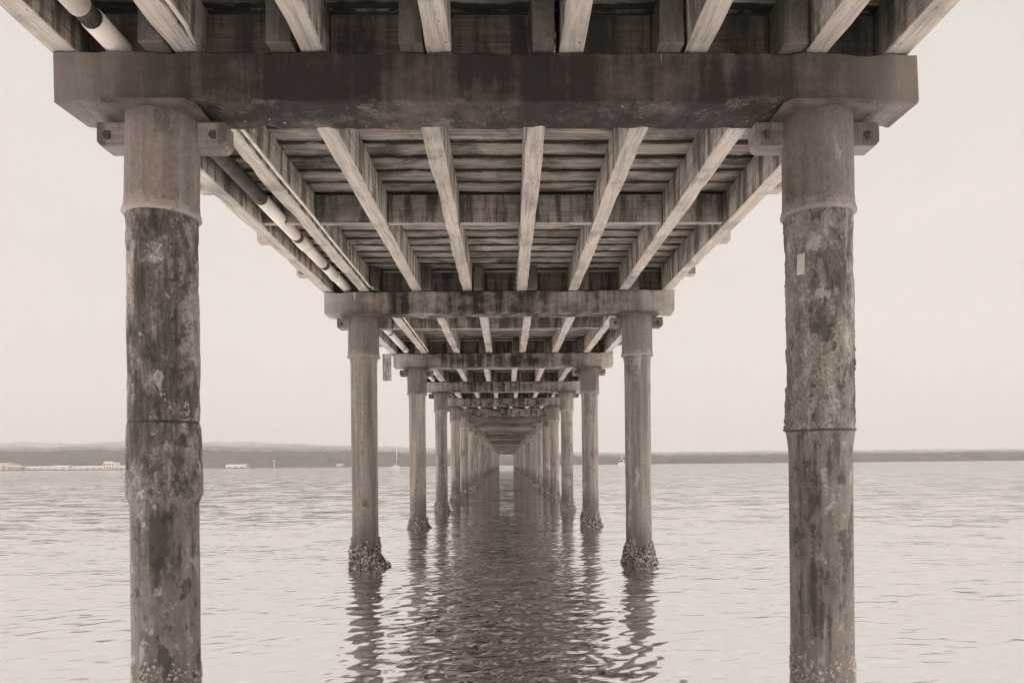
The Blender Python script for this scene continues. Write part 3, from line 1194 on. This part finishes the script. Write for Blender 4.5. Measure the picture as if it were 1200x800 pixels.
hill('hills', 800, 1150, -1500, 1700, lambda x: 21 - 15 * smooth(-500, 200, x), 800, 14, 2.0, 7)
hill('hills', 1500, 2000, -2600, 2900, lambda x: 48 - 31 * smooth(-900, 300, x), 800, 14, 6.0, 9)
hill('hills', 2500, 3200, -3900, 4300, lambda x: 90 - 55 * smooth(-1400, 500, x), 700, 12, 9.0, 10)
hill('hills', 3900, 4600, -5200, 5600, lambda x: 150 - 90 * smooth(-2100, 800, x), 700, 12, 13.0, 12)

# low shore with the harbour on it
v = [(-520, 528, -0.5), (-120, 560, -0.5), (-120, 640, -0.5), (-520, 640, -0.5),
     (-520, 528.5, 0.55), (-122, 560.5, 0.55), (-122, 640, 0.8), (-520, 640, 0.8)]
f = [(0, 1, 5, 4), (1, 2, 6, 5), (2, 3, 7, 6), (3, 0, 4, 7), (4, 5, 6, 7)]
sh_ = link('shore', v, f, M['quay'])
sh_['kind'] = 'structure'


def shed(name, x0, x1, y, h, depth, label, cat, group='pale buildings along the far shore', roof_h=1.0, doors=3, wall='white'):
    root = empty(name, ((x0 + x1) / 2, y, 0.6))
    tag(root, label, cat, group)
    W_ = x1 - x0
    bm = bmesh.new()
    bm_box(bm, (0, depth / 2, h / 2), (W_, depth, h))
    link_mesh('wall', bm_mesh(bm, 'wall'), M[wall], root)
    e_ = 0.3
    vv = [(-W_ / 2 - e_, -e_, h), (W_ / 2 + e_, -e_, h), (W_ / 2 + e_, depth + e_, h), (-W_ / 2 - e_, depth + e_, h),
          (-W_ / 2 - e_, depth / 2, h + roof_h), (W_ / 2 + e_, depth / 2, h + roof_h)]
    ff = [(0, 1, 5, 4), (2, 3, 4, 5), (0, 4, 3), (1, 2, 5), (3, 2, 1, 0)]
    link('roof', [(a, b, c_ + .004) for a, b, c_ in vv], ff, M['roof'], root)
    for i in range(doors):
        bm = bmesh.new()
        dx_ = -W_ / 2 + W_ * (i + 0.5) / doors
        bm_box(bm, (dx_, -0.03, h * 0.33), (min(2.6, W_ / doors * 0.5), 0.08, h * 0.6))
        link_mesh('door', bm_mesh(bm, 'door'), M['grey'], root)
    return root


shed('warehouse', -392, -377, 545, 5.2, 12, 'tall white block at the far left end of the harbour shore', 'warehouse', None, 0.3, 2)
shed('harbour_office', -376, -366, 542, 2.6, 9, 'stepped grey-white building next to the tall white block on the shore', 'building', None, 0.6, 2, 'grey')
shed('warehouse', -364, -344, 543, 2.0, 10, 'long low pale shed on the shore right of the stepped building', 'shed', None, 0.7, 4)
shed('warehouse', -343, -331, 541, 2.3, 9, 'short pale shed between the two long low sheds on the shore', 'shed', None, 0.8, 2)
shed('warehouse', -330, -306, 544, 1.9, 10, 'long low pale shed on the shore just left of the square tower', 'shed', None, 0.7, 5)
shed('warehouse', -296, -270, 545, 2.1, 10, 'long white shed on the shore just right of the square tower', 'shed', None, 0.6, 4)
shed('warehouse', -217, -202, 552, 1.9, 9, 'lone white shed on the shore between the front left pillar and a mast', 'shed', None, 0.8, 3)
shed('hut', -134, -129, 560, 1.6, 5, 'small grey hut near the right tip of the low shore', 'hut', None, 0.6, 1, 'grey')

tw = empty('harbour_tower', (-301, 543, 0.6))
tag(tw, 'square white harbour building with dark windows, highest on the left shore', 'building')
bm = bmesh.new()
bm_box(bm, (0, 4, 2.6), (8.4, 8, 5.2))
bm_box(bm, (-1.9, 3, 5.56), (4.2, 5, 0.7))
link_mesh('wall', bm_mesh(bm, 'wall'), M['white'], tw)
for i in range(4):
    for zz in (1.2, 3.4):
        bm = bmesh.new()
        bm_box(bm, (-3.1 + 2.0 * i, -0.03, zz), (1.2, 0.1, 1.1))
        link_mesh('window', bm_mesh(bm, 'window'), M['darkglass'], tw)

ms = empty('signal_mast', (-181, 556, 0.6))
tag(ms, 'thin pale mast with a crossbar standing on the low shore', 'mast')
v, f = tube([(0, 0, 0), (0, 0, 6.2)], 0.22, 8)
link('pole', v, f, M['white'], ms, True)
v, f = tube([(-1.0, 0, 5.2), (1.0, 0, 5.2)], 0.16, 8)
link('crossbar', v, f, M['white'], ms, True)


# ------------------------------------------------------------------ boats
def hull_mesh(L, W, Hh, bow=0.55):
    """boat hull, bow towards -Y"""
    st, rows = 14, []
    for j in range(st):
        t = j / (st - 1)
        y = -L / 2 + L * t
        wd = W / 2 * (math.sin(min(1, t / bow) * math.pi / 2) ** 0.75 if t < bow else 1 - 0.18 * ((t - bow) / (1 - bow)))
        top = Hh * (1.25 - 0.5 * min(1, t * 1.4) + 0.25 * max(0, t - .5))
        rows.append([(-wd, y, top), (-wd * 0.86, y, top * 0.3), (-wd * 0.45, y, -0.25), (wd * 0.45, y, -0.25), (wd * 0.86, y, top * 0.3), (wd, y, top)])
    v = [p for r in rows for p in r]
    f = []
    for j in range(st - 1):
        for i in range(5):
            a = j * 6 + i
            f.append((a, a + 1, a + 7, a + 6))
        f.append((j * 6 + 5, j * 6, j * 6 + 6, j * 6 + 11))
    f.append(tuple(range(6)))
    f.append(tuple((st - 1) * 6 + i for i in range(5, -1, -1)))
    return v, f


sb = empty('sailboat', (-46.6, 300, 0))
sb.rotation_euler.z = R(35)
tag(sb, 'small white sailboat with a bare mast moored beyond the left pillars', 'sailboat')
v, f = hull_mesh(6.5, 2.3, 0.9)
link('hull', v, f, M['white'], sb)
v, f = tube([(0, -0.6, 0.6), (0, -0.6, 9.6)], 0.10, 8)
link('mast', v, f, M['white'], sb, True)
v, f = tube([(0, -0.6, 1.7), (0, 2.4, 1.65)], 0.09, 8)
link('boom', v, f, M['white'], sb, True)
bm = bmesh.new()
bm_box(bm, (0, 0.2, 1.05), (1.3, 2.6, 0.7))
bmesh.ops.bevel(bm, geom=list(bm.edges), offset=0.15, segments=2, affect='EDGES')
link_mesh('cabin', bm_mesh(bm, 'cabin'), M['white'], sb)

fbt = empty('motor_boat', (48.8, 300, 0))
fbt.rotation_euler.z = R(-15)
tag(fbt, 'white motor boat with a wheelhouse and short mast moored beyond the right pillars', 'boat')
v, f = hull_mesh(8.0, 3.0, 1.2)
link('hull', v, f, M['white'], fbt)
bm = bmesh.new()
bm_box(bm, (0, 0.3, 1.9), (2.0, 2.6, 2.0))
bmesh.ops.bevel(bm, geom=list(bm.edges), offset=0.15, segments=2, affect='EDGES')
wh = link_mesh('wheelhouse', bm_mesh(bm, 'wheelhouse'), M['white'], fbt)
bm = bmesh.new()
bm_box(bm, (0, -1.02, 2.3), (1.6, 0.08, 0.6))
link_mesh('window', bm_mesh(bm, 'window'), M['darkglass'], wh)
v, f = tube([(0, 0.6, 2.6), (0, 0.6, 5.2)], 0.09, 8)
link('mast', v, f, M['white'], fbt, True)
v, f = tube([(-0.9, 0.6, 4.0), (0.9, 0.6, 4.0)], 0.07, 8)
link('crossbar', v, f, M['white'], fbt, True)

# ------------------------------------------------------------------ haze
hz = bpy.data.materials.new('haze')
hz.use_nodes = True
ht = hz.node_tree
for n in list(ht.nodes):
    ht.nodes.remove(n)
ho = ht.nodes.new('ShaderNodeOutputMaterial')
hv = ht.nodes.new('ShaderNodeVolumePrincipled')
hv.inputs['Color'].default_value = (0.52, 0.516, 0.511, 1)
hv.inputs['Density'].default_value = 0.00033
hv.inputs['Anisotropy'].default_value = 0.0
ht.links.new(hv.outputs[0], ho.inputs['Volume'])
bm = bmesh.new()
bm_box(bm, (0, 3000, 98), (12600, 6600, 200))
haze = link_mesh('haze', bm_mesh(bm, 'haze'), hz)
haze['kind'] = 'stuff'
